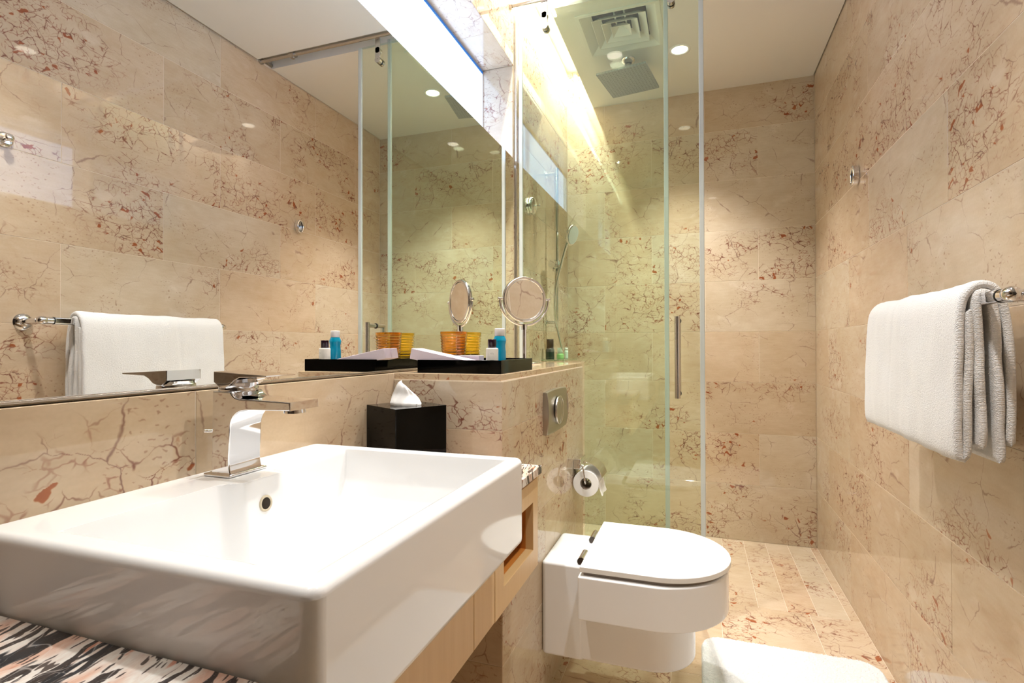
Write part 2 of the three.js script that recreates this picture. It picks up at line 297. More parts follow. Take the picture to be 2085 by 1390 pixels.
// ================================================================== LAMPS
function downlight(x, z, y, label, power) {
  const t = thing('downlight', label, 'downlight', [x, y, z]);
  part('trim_ring', lathe([[0.034, 0.004], [0.034, -0.001], [0.040, -0.004], [0.047, -0.0015], [0.047, 0.002]]), whitePlastic, t);
  part('lens', lathe([[0, -0.001], [0.0338, -0.001], [0.0338, 0.003], [0, 0.003]]), std({ color: 0xffffff, emissive: 0xfff2dd, emissiveIntensity: 5, roughness: 0.4 }), t);
  const s = new THREE.SpotLight(WARM, power, 8, 0.80, 0.75, 2); s.position.set(x, y - 0.012, z); s.target.position.set(x, 0, z); s.castShadow = true; s.shadow.radius = 1.6; scene.add(s, s.target);
}
downlight(-0.071, -2.489, YC, 'round white downlight in the shower ceiling near the right wall', SPOT * 1.8);
downlight(-0.35, -1.524, YC - 0.003, 'round white downlight in the ceiling above the toilet', SPOT * 1.1);
downlight(0.13, -0.80, YC - 0.003, 'round white downlight in the ceiling between washbasin and towel rail', SPOT * 0.9);
{ // strip in the ceiling slot, tucked up against the wall
  const z0 = -0.1, z1 = -2.9, t = thing('strip_light', 'warm white strip light hidden up in the ceiling slot along the left wall', 'strip light', [-0.612, 2.508, (z0 + z1) / 2]), h = (z0 - z1) / 2;
  part('channel', rb(-0.012, 0.014, 0.0, 0.012, -h, h, 0.002), paint, t);
  part('diffuser', rb(-0.010, 0.010, -0.006, 0.001, -h, h, 0.002), std({ color: 0xffffff, emissive: 0xfff0d8, emissiveIntensity: 2.5 }), t);
  const a = new THREE.RectAreaLight(COVE, COVE_I, 2 * h, 0.018); a.position.set(-0.612, 2.499, (z0 + z1) / 2); a.lookAt(-0.67, 2.30, (z0 + z1) / 2); scene.add(a);
}
{ // backlit panel in the niche above the mirror
  const z0 = -0.605, z1 = ZG + 0.002, t = thing('light_panel', 'long backlit white panel in the marble niche above the mirror', 'light panel', [-0.815, 1.70, (z0 + z1) / 2]);
  const L = z0 - z1;
  part('diffuser', rb(-0.006, 0, 0.006, 0.378, -L / 2, L / 2, 0.001), std({ color: 0xffffff, emissive: 0xa8c6ff, emissiveIntensity: 1.15, roughness: 0.5 }), t);
  part('edge_strip', rb(-0.006, 0.001, 0.379, 0.389, -L / 2, L / 2, 0.001), std({ color: 0x2a78c8, roughness: 0.4, emissive: 0x1c6fd0, emissiveIntensity: 0.35 }), t, 'thin blue glowing edge along the top');
  const a = new THREE.RectAreaLight(COOL, PANEL_I, L, 0.37); a.position.set(-0.811, 1.893, (z0 + z1) / 2); a.lookAt(2, 1.893, (z0 + z1) / 2); scene.add(a);
}

// ================================================================== FIXED TO THE WALLS
{ // wall mirror
  const t = thing('wall_mirror', 'wide frameless mirror on the left wall above the washbasin', 'mirror', [XM, 0.9244, -0.6]);
  part('glass', rb(-0.006, 0, 0.0016, 0.8006, 0.85 + 0.6, ZG + 0.6, 0.0012, 1), mirrorMat, t);
  part('channel', rb(0.0003, 0.0018, -0.0012, 0.0016, 0.85 + 0.6, ZG + 0.6, 0.0004, 1), steel, t, 'slim metal channel along the bottom');
}
function hook(z, label) {
  const t = thing('robe_hook', label, 'hook', [XR, 1.588, z]);
  part('rosette', latheAt([[0, 0.009], [0.016, 0.009], [0.0215, 0.006], [0.022, 0.0]], [0, 0, 0], [-1, 0, 0], 32), chrome, t);
  part('peg', merge(rod([0, 0, 0], [-0.026, 0, 0], 0.006, 20), latheAt([[0, 0], [0.009, 0.001], [0.012, 0.006], [0.009, 0.011], [0, 0.012]], [-0.022, 0.002, 0], [-1, 0.1, 0], 24)), chrome, t);
}
{
  const t = thing('clothesline_catch', 'small oval chrome clothesline catch on the right wall inside the shower', 'hook', [XR, 1.588, -2.20]);
  const o = new THREE.Shape(); o.absellipse(0, 0, 0.0235, 0.0355, 0, Math.PI * 2); const h = new THREE.Path(); h.absellipse(0, 0, 0.0150, 0.0262, 0, Math.PI * 2); o.holes.push(h);
  const rg = extrude(o, 0.014, 0.004, 5, 48); rg.rotateY(-Math.PI / 2); rg.translate(-0.004, 0, 0); part('ring', smooth(rg, 0.7), chrome, t);
  const b = new THREE.Shape(); b.absellipse(0, 0, 0.0165, 0.0275, 0, Math.PI * 2); const bg = extrude(b, 0.004, 0, 1, 40); bg.rotateY(-Math.PI / 2); part('back_plate', bg, silverSatin, t);
  part('pin', rod([-0.003, 0.027, 0], [-0.003, -0.027, 0], 0.0030, 12), darkGap, t);
}
hook(-0.985, 'small round chrome robe hook seen only in the mirror, at its left edge');
{ // vent
  const t = thing('air_vent', 'square white ceiling air vent with nested louvres in the shower', 'vent', [-0.297, YC, -2.262]);
  const sq = (s) => roundedRect(-s, s, -s, s, 0.003);
  const fr = sq(0.165); fr.holes.push(sq(0.149)); const g = extrude(fr, 0.003, 0.001); g.rotateX(Math.PI / 2); g.translate(0, -0.0002, 0); part('frame', g, paint, t);
  part('duct', merge(bx(-0.149, 0.149, 0.064, 0.066, -0.149, 0.149), bx(-0.1498, -0.148, 0.002, 0.064, -0.149, 0.149), bx(0.148, 0.1498, 0.002, 0.064, -0.149, 0.149), bx(-0.148, 0.148, 0.002, 0.064, -0.1498, -0.148), bx(-0.148, 0.148, 0.002, 0.064, 0.148, 0.1498)), darkGap, t);
  const ring = (a, ya, b, yb) => { const q = [], w = 0.0022; // sloping square collar, wide below and narrow above
    const loop = (s, y) => [[-s, y, -s], [s, y, -s], [s, y, s], [-s, y, s]];
    const L = [loop(a, ya), loop(b, yb), loop(b - w, yb), loop(a - w, ya)]; for (let k = 0; k < 4; k++) for (let i = 0; i < 4; i++) { const A = L[k], B = L[(k + 1) % 4], j = (i + 1) % 4; for (const v of [A[i], B[j], A[j], A[i], B[i], B[j]]) q.push(...v); }
    const G = new THREE.BufferGeometry(); G.setAttribute('position', new THREE.Float32BufferAttribute(q, 3)); G.computeVertexNormals(); G.setAttribute('uv', new THREE.Float32BufferAttribute(new Float32Array(q.length / 3 * 2), 2)); return G; };
  part('louvre', ring(0.149, -0.002, 0.110, 0.026), paint, t); part('louvre', ring(0.108, -0.001, 0.076, 0.028), paint, t);
  part('louvre', ring(0.073, 0.0, 0.043, 0.030), paint, t); part('louvre', merge(ring(0.040, 0.001, 0.012, 0.028), bx(-0.012, 0.012, 0.027, 0.029, -0.012, 0.012)), paint, t);
  for (const q of [-0.02, 0.02]) part('strut', bx(q - 0.003, q + 0.003, 0.034, 0.038, -0.148, 0.148), paint, t);
}
{ // rain shower
  const t = thing('rain_shower', 'square metal rain shower head hanging from the shower ceiling', 'shower head', [-0.297, YC, -2.495]);
  part('flange', lathe([[0.016, -0.020], [0.030, -0.012], [0.032, 0.0]], 32), chrome, t);
  part('arm', rod([0, 0, 0], [0, -0.085, 0], 0.011), chrome, t);
  const h = part('plate', merge(rb(-0.112, 0.112, -0.104, -0.094, -0.126, 0.126, 0.002), rod([0, -0.095, 0], [0, -0.075, 0], 0.022)), std({ color: 0xa8aaa6, metalness: 0.5, roughness: 0.5, map: texture(128, 128, (i, j, c) => { c[0] = c[1] = c[2] = (i % 8 < 3 && j % 8 < 3 ? 0.72 : 0.92) + 0.08 * noise(i * 0.7, j * 0.7); }) }), t);
  h.rotation.set(0.0, -0.16, 0.0);
}
// glass: fixed pane behind, sliding door in front, rail above
{
  const t = thing('shower_screen', 'fixed clear glass shower panel standing behind the sliding door', 'glass panel', [XL, 0, -2.022]);
  const x1 = -0.098 - XL;
  part('pane', bx(0.004, x1 - 0.014, 0.01, YC + 0.02, -0.004, 0.004), paneMat, t);
  part('seal', rb(x1 - 0.016, x1, 0.01, YC + 0.02, -0.006, 0.006, 0.002), sealMat, t, 'translucent strip down the free edge');
  part('wall_channel', rb(0, 0.010, 0.002, YC, -0.009, 0.009, 0.001), steel, t);
  part('floor_channel', rb(0, x1, 0.0, 0.012, -0.009, 0.009, 0.001), steel, t);
}
{
  const x0 = -0.655, t = thing('shower_door', 'sliding clear glass shower door with a long steel handle, slid open', 'door', [x0, 0, -1.980]), x1 = 0.023 - x0;
  part('pane', bx(0.012, x1 - 0.014, YP + 0.006, YC - 0.02, -0.004, 0.004), paneMat, t);
  part('pane', bx(XP - x0 + 0.006, x1 - 0.014, 0.02, YP + 0.006, -0.004, 0.004), paneMat, t);
  part('seal', rb(x1 - 0.016, x1, 0.02, YC - 0.02, -0.006, 0.006, 0.002), sealMat, t, 'translucent strip down the leading edge');
  part('seal', rb(0, 0.013, YP + 0.006, YC - 0.02, -0.006, 0.006, 0.002), sealMat, t);
  const hx = -0.066 - x0, h = part('handle', merge(rod([hx, 0.803, 0.066], [hx, 1.083, 0.066], 0.0095, 28), rod([hx, 0.815, -0.055], [hx, 1.075, -0.055], 0.0085, 24)), steel, t, 'brushed steel pull bar');
  part('standoff', merge(rod([hx, 1.070, 0.066], [hx, 1.070, -0.055], 0.0085), rod([hx, 0.815, 0.066], [hx, 0.815, -0.055], 0.0085)), steel, h);
  for (const y of [0.815, 1.070]) part('gasket', rod([hx, y, 0.0075], [hx, y, 0.004], 0.0115), darkGap, h);
  for (const cx of [-0.548, -0.085]) {
    const hx2 = cx - x0;
    const hg = part('hanger', merge(rb(hx2 - 0.0125, hx2 + 0.0125, 2.215, 2.310, 0.016, 0.022, 0.0025), rod([hx2, 2.205, 0.022], [hx2, 2.205, 0.004], 0.0135), rod([hx2, 2.245, 0.022], [hx2, 2.245, 0.004], 0.0125), rod([hx2, 2.205, -0.004], [hx2, 2.205, -0.016], 0.0135)), steel, t);
    part('screw', merge(rod([hx2, 2.207, 0.0227], [hx2, 2.207, 0.0215], 0.0011, 10), rod([hx2, 2.245, 0.0227], [hx2, 2.245, 0.0215], 0.0011, 10)), darkGap, hg);
  }
}
{
  const t = thing('door_rail', 'brushed steel rail for the sliding shower door in the ceiling groove', 'rail', [0, 2.304, -1.954]);
  part('bar', rod([XM + 0.002, 0, 0], [XR - 0.002, 0, 0], 0.0095), steel, t);
  for (const x of [0.355, -0.36]) part('stop', merge(rod([x - 0.012, 0, 0], [x + 0.012, 0, 0], 0.017), rod([x, -0.02, 0], [x, -0.012, 0], 0.008)), steel, t);
  for (const x of [XM + 0.001, XR - 0.011]) part('end_cap', rod([x, 0, 0], [x + 0.01, 0, 0], 0.014), steel, t);
}
{ // shower fittings on the left wall
  const t = thing('clothesline_reel', 'round chrome clothesline reel on the shower side wall', 'reel', [XL, 1.575, -2.165]);
  part('housing', latheAt([[0, 0.042], [0.028, 0.041], [0.036, 0.034], [0.038, 0.022], [0.036, 0.019], [0.039, 0.017], [0.039, 0]], [0, 0, 0], [1, 0, 0]), chrome, t);
  part('pull', merge(rod([0.04, 0, 0], [0.060, 0, 0], 0.0035, 12), latheAt([[0, 0], [0.006, 0.002], [0.006, 0.006], [0, 0.008]], [0.056, 0, 0], [1, 0, 0], 16)), chrome, t);
}
{
  const bxx = -0.634 - XL, t = thing('shower_bar', 'slim chrome slide bar on the shower side wall', 'slide bar', [XL, 1.09, -2.48]);
  part('bar', rod([bxx, -0.025, 0], [bxx, 0.74, 0], 0.0105), chrome, t);
  for (const y of [0.005, 0.715]) part('bracket', merge(rod([0, y, 0], [bxx, y, 0], 0.0085), rod([0, y, 0], [0.004, y, 0], 0.017)), chrome, t);
  const s = part('slider', merge(rod([bxx, 0.248, 0], [bxx, 0.294, 0], 0.020), rod([bxx, 0.272, 0.0], [bxx + 0.022, 0.280, 0.028], 0.016)), chrome, t);
  part('knob', rod([bxx - 0.005, 0.277, 0.016], [bxx - 0.014, 0.279, 0.040], 0.021), chrome, s);
  // head held in the slider
  const h = thing('hand_shower', 'round chrome hand shower hanging in its slider on the bar', 'hand shower', [-0.600, 1.375, -2.452]);
  part('grip', tube([[-0.012, -0.025, 0], [0.004, 0.03, 0.004], [0.022, 0.085, 0.004], [0.036, 0.118, -0.002]], 0.0088, 40), chrome, h);
  part('head', latheAt([[0, -0.012], [0.02, -0.011], [0.046, -0.002], [0.050, 0.006], [0.048, 0.011], [0, 0.0115]], [0.042, 0.128, -0.004], [0.92, -0.30, 0.26]), chrome, h);
  part('face', latheAt([[0, 0.0118], [0.042, 0.0118], [0.042, 0.0128], [0, 0.0128]], [0.042, 0.128, -0.004], [0.92, -0.30, 0.26]), std({ color: 0xc8cdc8, roughness: 0.4 }), h);
  part('hose', tube([[-0.012, -0.025, 0], [-0.03, -0.12, 0.01], [-0.035, -0.25, 0], [-0.020, -0.40, -0.06], [-0.012, -0.52, -0.10], [-0.018, -0.62, -0.06], [-0.045, -0.60, 0.0], [-0.085, -0.50, 0.02]], 0.0065, 120), chrome, h);
}
{ // glass shelf with toiletries in the shower
  const t = thing('glass_shelf', 'small clear glass corner shelf on the shower side wall', 'shelf', [XL, 0.912, -2.47]);
  part('plate', rb(0.001, 0.11, 0, 0.008, -0.20, 0.08, 0.003), phys({ color: 0xe8f2ea, transmission: 1, thickness: 0, roughness: 0.02 }), t);
  for (const z of [-0.17, 0.05]) part('bracket', rod([0, 0.004, z], [0.02, 0.004, z], 0.008), chrome, t);
  const bot = (x, z, r, h, ch, body, cap, label) => { const b = thing('shower_bottle', label, 'bottle', [x, 0.92, z]); part('body', lathe([[0, 0], [r * 0.95, 0], [r, 0.003], [r, h - 0.006], [r * 0.8, h], [0, h]], 28), body, b); part('cap', lathe([[0, h], [r * 0.82, h], [r * 0.82, h + ch], [0, h + ch]], 28), cap, b); };
  bot(-0.652, -2.42, 0.020, 0.052, 0.042, phys({ color: 0x2a3a30, roughness: 0.15 }), std({ color: 0x3a2a24, roughness: 0.4 }), 'dark bottle with a brown cap on the glass shower shelf');
  bot(-0.628, -2.52, 0.018, 0.026, 0.028, phys({ color: 0x8fbe78, roughness: 0.2 }), std({ color: 0xdfe6da, roughness: 0.4 }), 'small green bottle with a white cap on the glass shower shelf');
  bot(-0.618, -2.60, 0.010, 0.040, 0.014, phys({ color: 0xcfdccf, roughness: 0.15 }), std({ color: 0xe6e8e2, roughness: 0.4 }), 'thin pale tube standing on the far end of the glass shower shelf');
}

// ================================================================== TOILET CORNER
{
  const t = thing('toilet', 'white wall-hung toilet with a closed D-shaped lid', 'toilet', [XP, 0, -1.531]);
  const X = (x) => x - XP;
  const D = (x0, xt, h, n = 28) => { const s = new THREE.Shape(), a = xt - h * 0.98; s.moveTo(x0, -h); s.lineTo(a, -h); for (let i = 1; i <= n; i++) { const p = -Math.PI / 2 + Math.PI * i / n; s.lineTo(a + (xt - a) * Math.cos(p), h * Math.sin(p)); } s.lineTo(x0, h); s.closePath(); return s; };
  const rd = (x0, xt, h, r) => { // D outline with small rounded back corners
    const s = new THREE.Shape(), a = xt - h * 0.98, n = 36; s.moveTo(x0 + r, -h); s.lineTo(a, -h); for (let i = 1; i <= n; i++) { const p = -Math.PI / 2 + Math.PI * i / n; s.lineTo(a + (xt - a) * Math.cos(p), h * Math.sin(p)); } s.lineTo(x0 + r, h); s.quadraticCurveTo(x0, h, x0, h - r); s.lineTo(x0, -h + r); s.quadraticCurveTo(x0, -h, x0 + r, -h); return s; };
  const slab = (shape, y0, y1, b) => flat(extrude(shape, y1 - y0 - 2 * b, b, 4, 16), y0 + b);
  const block = slab(roundedRect(0, 0.118, -0.121, 0.121, 0.014), 0.146, 0.396, 0.007);
  const bowl = slab(rd(X(-0.291), 0.074 - XP, 0.192, 0.006), 0.290, 0.399, 0.004);
  // pedestal, slightly drawn in towards the floor
  const ped = slab(rd(0.004, X(-0.010), 0.1198, 0.01), 0.148, 0.300, 0.008);
  part('pan', smooth(merge(block, bowl, ped), 0.6), ceramic, t);
  part('lid', smooth(slab(rd(X(-0.287), X(0.080), 0.1855, 0.004), 0.4085, 0.4225, 0.0022), 0.6), seatWhite, t);
  part('gap_shade', smooth(slab(rd(X(-0.279), X(0.068), 0.176, 0.004), 0.3985, 0.4085, 0.001), 0.6), std({ color: 0x9a8f86, roughness: 0.5 }), t, 'grey-brown layer between lid and bowl, coloured as the shade in the gap');  // filler layer, its colour stands for the shade under the lid
  for (const z of [-0.088, 0.078]) { const h = part('hinge', rod([X(-0.299), 0.405, z - 0.03], [X(-0.299), 0.405, z + 0.03], 0.0105, 24), chrome, t); part('hinge_end', merge(rod([X(-0.299), 0.405, z + 0.03], [X(-0.299), 0.405, z + 0.033], 0.0105), rb(X(-0.305), X(-0.293), 0.394, 0.402, z - 0.02, z + 0.02, 0.002)), std({ color: 0x3c3028, roughness: 0.3 }), h); }
}
{
  const t = thing('flush_plate', 'satin silver flush plate with a round button on the partition wall', 'flush plate', [XP, 0.794, -1.545]);
  const s = new THREE.Shape(); s.moveTo(-0.112, -0.059); s.quadraticCurveTo(0, -0.066, 0.112, -0.059); s.quadraticCurveTo(0.128, 0, 0.112, 0.059); s.quadraticCurveTo(0, 0.066, -0.112, 0.059); s.quadraticCurveTo(-0.126, 0, -0.112, -0.059);
  const g = extrude(s, 0.008, 0.002, 3, 24); g.rotateY(Math.PI / 2); // shape x -> -z
  { const p = g.attributes.position; for (let i = 0; i < p.count; i++) { const y = p.getY(i), k = p.getX(i) / 0.012; p.setX(i, p.getX(i) + k * 0.010 * (1 - (y / 0.066) ** 2)); } g.computeVertexNormals(); }
  part('plate', smooth(g, 0.5), silverSatin, t);
  const half = (k) => { const s2 = new THREE.Shape(), n = 30; for (let i = 0; i <= n; i++) { const p = Math.PI / 2 + Math.PI * i / n * (k ? -1 : 1), x = 0.040 * Math.cos(p), y = 0.040 * Math.sin(p); i ? s2.lineTo(x, y) : s2.moveTo(x, y); } if (k) s2.quadraticCurveTo(0.034, 0, 0, 0.040); else s2.quadraticCurveTo(0.032, 0, 0, 0.040); const g2 = extrude(s2, 0.004, 0.0012, 2); g2.rotateY(Math.PI / 2); g2.translate(0.0158, 0, k ? -0.0008 : 0); return g2; };
  part('button', half(0), silverSatin, t); part('button', half(1), silverSatin, t);
  part('button_rim', (() => { const g3 = new THREE.TorusGeometry(0.0412, 0.0009, 10, 60); g3.rotateY(Math.PI / 2); g3.translate(0.0202, 0, 0); return g3; })(), chrome, t);
}
{
  const t = thing('paper_holder', 'chrome toilet paper holder with a curved cover flap on the partition wall', 'paper holder', [XP, 0.56, -1.84]);
  part('mount', rb(0, 0.026, 0.0, 0.036, -0.055, 0.035, 0.004), chrome, t);
  const pts = []; for (let i = 0; i <= 14; i++) { const a = 1.75 - 1.55 * i / 14; pts.push([0.047 + 0.056 * Math.cos(a), -0.032 + 0.062 * Math.sin(a)]); }
  const outer = pts, inner = pts.map(([x, y]) => [0.047 + (x - 0.047) * 0.97, -0.032 + (y + 0.032) * 0.97]).reverse();
  const fl = extrude(shapeOf([...outer, ...inner]), 0.098, 0.0004, 1); fl.translate(0, 0, -0.05); part('flap', smooth(fl, 0.7), chrome, t);
  part('wire', tube([[0.020, 0.022, 0.035], [0.030, 0.022, 0.054], [0.038, 0.016, 0.060], [0.044, -0.010, 0.062], [0.047, -0.036, 0.062], [0.047, -0.041, 0.055], [0.047, -0.042, -0.045]], 0.0026, 80), chrome, t);
  const r = thing('toilet_paper', 'white roll of toilet paper in the chrome holder', 'toilet paper', [XP + 0.047, 0.518, -1.84]);
  const roll = lathe([[0.0195, -0.049], [0.043, -0.049], [0.0438, -0.048], [0.0438, 0.048], [0.043, 0.049], [0.0195, 0.049], [0.0195, -0.049]], 64); roll.rotateX(Math.PI / 2);
  part('roll', smooth(roll, 0.6), std({ color: 0xf5f3f0, roughness: 0.95 }), r);
  const core = lathe([[0.0182, -0.0485], [0.0195, -0.0485], [0.0195, 0.0485], [0.0182, 0.0485], [0.0182, -0.0485]], 48); core.rotateX(Math.PI / 2); part('core', core, std({ color: 0xa89a8c, roughness: 0.9 }), r);
  part('loose_sheet', gridSurface(10, 8, (u, v) => [0.0440 + 0.010 * u * u + 0.002 * Math.sin(v * 9) * u, 0.008 - 0.045 * u, -0.049 + 0.098 * v]), std({ color: 0xf7f5f2, roughness: 0.95, side: THREE.DoubleSide }), r);
}

// ================================================================== VANITY
{
  const t = thing('countertop', 'polished black, pink and white veined stone vanity top', 'countertop', [0, YT - 0.0165, 0]);
  const s = shapeOf([[XB, -0.9], [-0.317, -0.9], [-0.317, 0.3235], [-0.672, 0.3235], [-0.672, 0.832], [-0.317, 0.832], [-0.317, -ZPN - 0.0005], [XB, -ZPN - 0.0005]]);
  part('slab', boxUV(flat(extrude(s, 0.0155, 0.0008, 1), 0.0008 - 0.0001), 0.55), breccia, t);
}
{
  const xf = -0.325, t = thing('vanity_cabinet', 'pale birch vanity cabinet with an open cubby under the stone top', 'cabinet', [xf, 0.515, -0.4]);
  const Z = (z) => z + 0.4, Y = (y) => y - 0.515;
  const pan = (z0, z1, y0, y1) => boxUV(rb(-0.018, 0, Y(y0), Y(y1), Z(z0), Z(z1), 0.0012), 0.7);
  part('drawer_front', pan(-0.757, -0.8445, 0.518, 0.662), wood, t);
  part('drawer_front', pan(-0.3235, -0.7558, 0.518, 0.662), wood, t);
  part('drawer_front', pan(0.9, -0.3205, 0.518, 0.700), wood, t);
  // cubby unit: face frame and lined box
  const fs = shapeOf([[0.8475, 0.516], [-ZPN - 0.001, 0.516], [-ZPN - 0.001, 0.703], [0.8475, 0.703]]); fs.holes.push(shapeOf([[0.891, 0.5595], [0.891, 0.6575], [1.069, 0.6575], [1.069, 0.5595]]));
  const fg = extrude(fs, 0.016, 0.0008, 1); fg.rotateY(Math.PI / 2); fg.translate(-0.017, -0.515, 0.4); part('face_frame', boxUV(fg, 0.7), wood, t);
  const i0 = -0.26, z0 = Z(-0.891), z1 = Z(-1.069), ya = Y(0.5595), yb = Y(0.6575);
  part('cubby', boxUV(merge(bx(i0, -0.017, ya - 0.012, ya, z0, z1), bx(i0, -0.017, yb, yb + 0.012, z0, z1), bx(i0, -0.017, ya - 0.012, yb + 0.012, z0, z0 + 0.012), bx(i0, -0.017, ya - 0.012, yb + 0.012, z1 - 0.012, z1), bx(i0 - 0.012, i0, ya - 0.012, yb + 0.012, z0 + 0.012, z1 - 0.012)), 0.7), woodInside, t);
  part('underside', boxUV(bx(-0.33, -0.019, Y(0.520), Y(0.532), Z(0.9), Z(-0.845)), 0.7), wood, t);
}
{ // washbasin
  const x0 = XB + 0.0004, x1 = -0.2675, z1 = -0.8285, z0 = -0.3255, top = 0.803, bot = 0.6655, cr = 0.014, er = 0.009;
  const t = thing('washbasin', 'large white rectangular ceramic washbasin on the stone vanity top', 'washbasin', [0, 0, 0]);
  const cx = (x0 + x1) / 2, cz = (z0 + z1) / 2, hx = (x1 - x0) / 2, hz = (z0 - z1) / 2;
  const clampR = (x, z) => { const ax = Math.abs(x - cx) - (hx - cr), az = Math.abs(z - cz) - (hz - cr); if (ax > 0 && az > 0) { const d = Math.hypot(ax, az); if (d > cr) { x = cx + Math.sign(x - cx) * (hx - cr + ax * cr / d); z = cz + Math.sign(z - cz) * (hz - cr + az * cr / d); } } return [x, z]; };
  const edge = (x, z) => { const ax = Math.abs(x - cx) - (hx - cr), az = Math.abs(z - cz) - (hz - cr); return ax > 0 && az > 0 ? cr - Math.hypot(ax, az) : cr - Math.max(ax, az); };
  const smax = (a, b, k) => { const h = Math.max(0, 1 - Math.abs(a - b) / k); return Math.max(a, b) + h * h * k * 0.25; };
  const smin = (a, b, k) => -smax(-a, -b, k);
  const floorY = (z) => { const q = [[-0.30, 0.652], [-0.42, 0.655], [-0.55, 0.662], [-0.632, 0.672], [-0.668, 0.686], [-0.712, 0.703], [-0.75, 0.7155], [-0.775, 0.728], [-0.79, 0.752], [-0.798, 0.785], [-0.803, 0.82], [-0.86, 0.9]]; if (z > q[0][0]) return q[0][1]; for (let i = 1; i < q.length; i++) if (z >= q[i][0]) { const k = (z - q[i - 1][0]) / (q[i][0] - q[i - 1][0]); return mix(q[i - 1][1], q[i][1], k); } return 0.9; };
  const H = (x, z) => {
    const bump = 0.024 * sstep(-0.632, -0.622, z) * (1 - sstep(-0.556, -0.532, z)); // faucet platform
    const bx0 = -0.590 + bump, slope = 7;
    let y = floorY(z);
    y = smax(y, top - slope * 1.6 * (x - bx0), 0.020); y = smax(y, top - slope * (-0.290 - x), 0.030); y = smax(y, top - slope * 1.2 * (-0.352 - z), 0.030);
    y = smin(y, top, 0.008);
    const e = edge(x, z); if (e < er) { const k = Math.max(0, er - e); y = Math.min(y, top) - (er - Math.sqrt(Math.max(0, er * er - k * k))); }
    return y;
  };
  const nu = 230, nv = 270, warp = (t) => t + 0.0; // fine near the rim
  const gU = (u) => { const a = er / (2 * hx); if (u < 0.05) return a * (1 - Math.cos(u / 0.05 * Math.PI / 2)); if (u > 0.95) return 1 - a * (1 - Math.cos((1 - u) / 0.05 * Math.PI / 2)); return mix(a, 1 - a, (u - 0.05) / 0.9); };
  const gV = (u) => { const a = er / (2 * hz); if (u < 0.05) return a * (1 - Math.cos(u / 0.05 * Math.PI / 2)); if (u > 0.95) return 1 - a * (1 - Math.cos((1 - u) / 0.05 * Math.PI / 2)); return mix(a, 1 - a, (u - 0.05) / 0.9); };
  const topG = gridSurface(nu, nv, (u, v) => { let x = mix(x0, x1, gU(u)), z = mix(z0, z1, gV(v)); [x, z] = clampR(x, z); return [x, H(x, z), z]; });
  // skirt below the rounded edge
  const loop = []; const nq = 8; for (const [sx, sz, a0] of [[1, 1, 0], [-1, 1, Math.PI / 2], [-1, -1, Math.PI], [1, -1, Math.PI * 1.5]]) for (let i = 0; i <= nq; i++) { const a = a0 + Math.PI / 2 * i / nq; loop.push([cx + sx * (hx - cr) + cr * Math.cos(a), cz + sz * (hz - cr) + cr * Math.sin(a), Math.cos(a), Math.sin(a)]); } loop.push(loop[0]);
  const prof = [[0, top - er], [0, bot + 0.010], [0.001, bot + 0.005], [0.004, bot + 0.001], [0.009, bot], [0.19, bot - 0.0005]];
  const side = gridSurface(loop.length - 1, prof.length - 1, (u, v, i, j) => { const [x, z, nx, nz] = loop[i], [ins, y] = prof[j]; return ins > 0.1 ? [cx + (x - cx) * 0.1, y, cz + (z - cz) * 0.1] : [x - nx * ins, y, z - nz * ins]; });
  side.index.array.reverse?.(); side.computeVertexNormals();
  part('bowl', topG, ceramic, t); part('skirt', side, ceramic, t);
  const oz = -0.586, oy = 0.768; let ox = -0.60; while (H(ox, oz) > oy) ox += 0.0002;
  part('overflow', latheAt([[0.0078, 0.0002], [0.0085, 0.0012], [0.0105, 0.0014], [0.0112, 0.0002], [0.0112, -0.006], [0.0078, -0.006], [0.0078, 0.0002]], [ox + 0.0006, oy, oz], [1, 0.09, 0], 32), std({ color: 0xcfc2a8, roughness: 0.3 }), t, 'beige overflow hole below the faucet');
  part('overflow_hole', latheAt([[0, 0], [0.0080, 0], [0.0080, -0.003], [0, -0.003]], [ox + 0.0010, oy, oz], [1, 0.09, 0], 28), std({ color: 0x2c2216, roughness: 0.9 }), t);
}
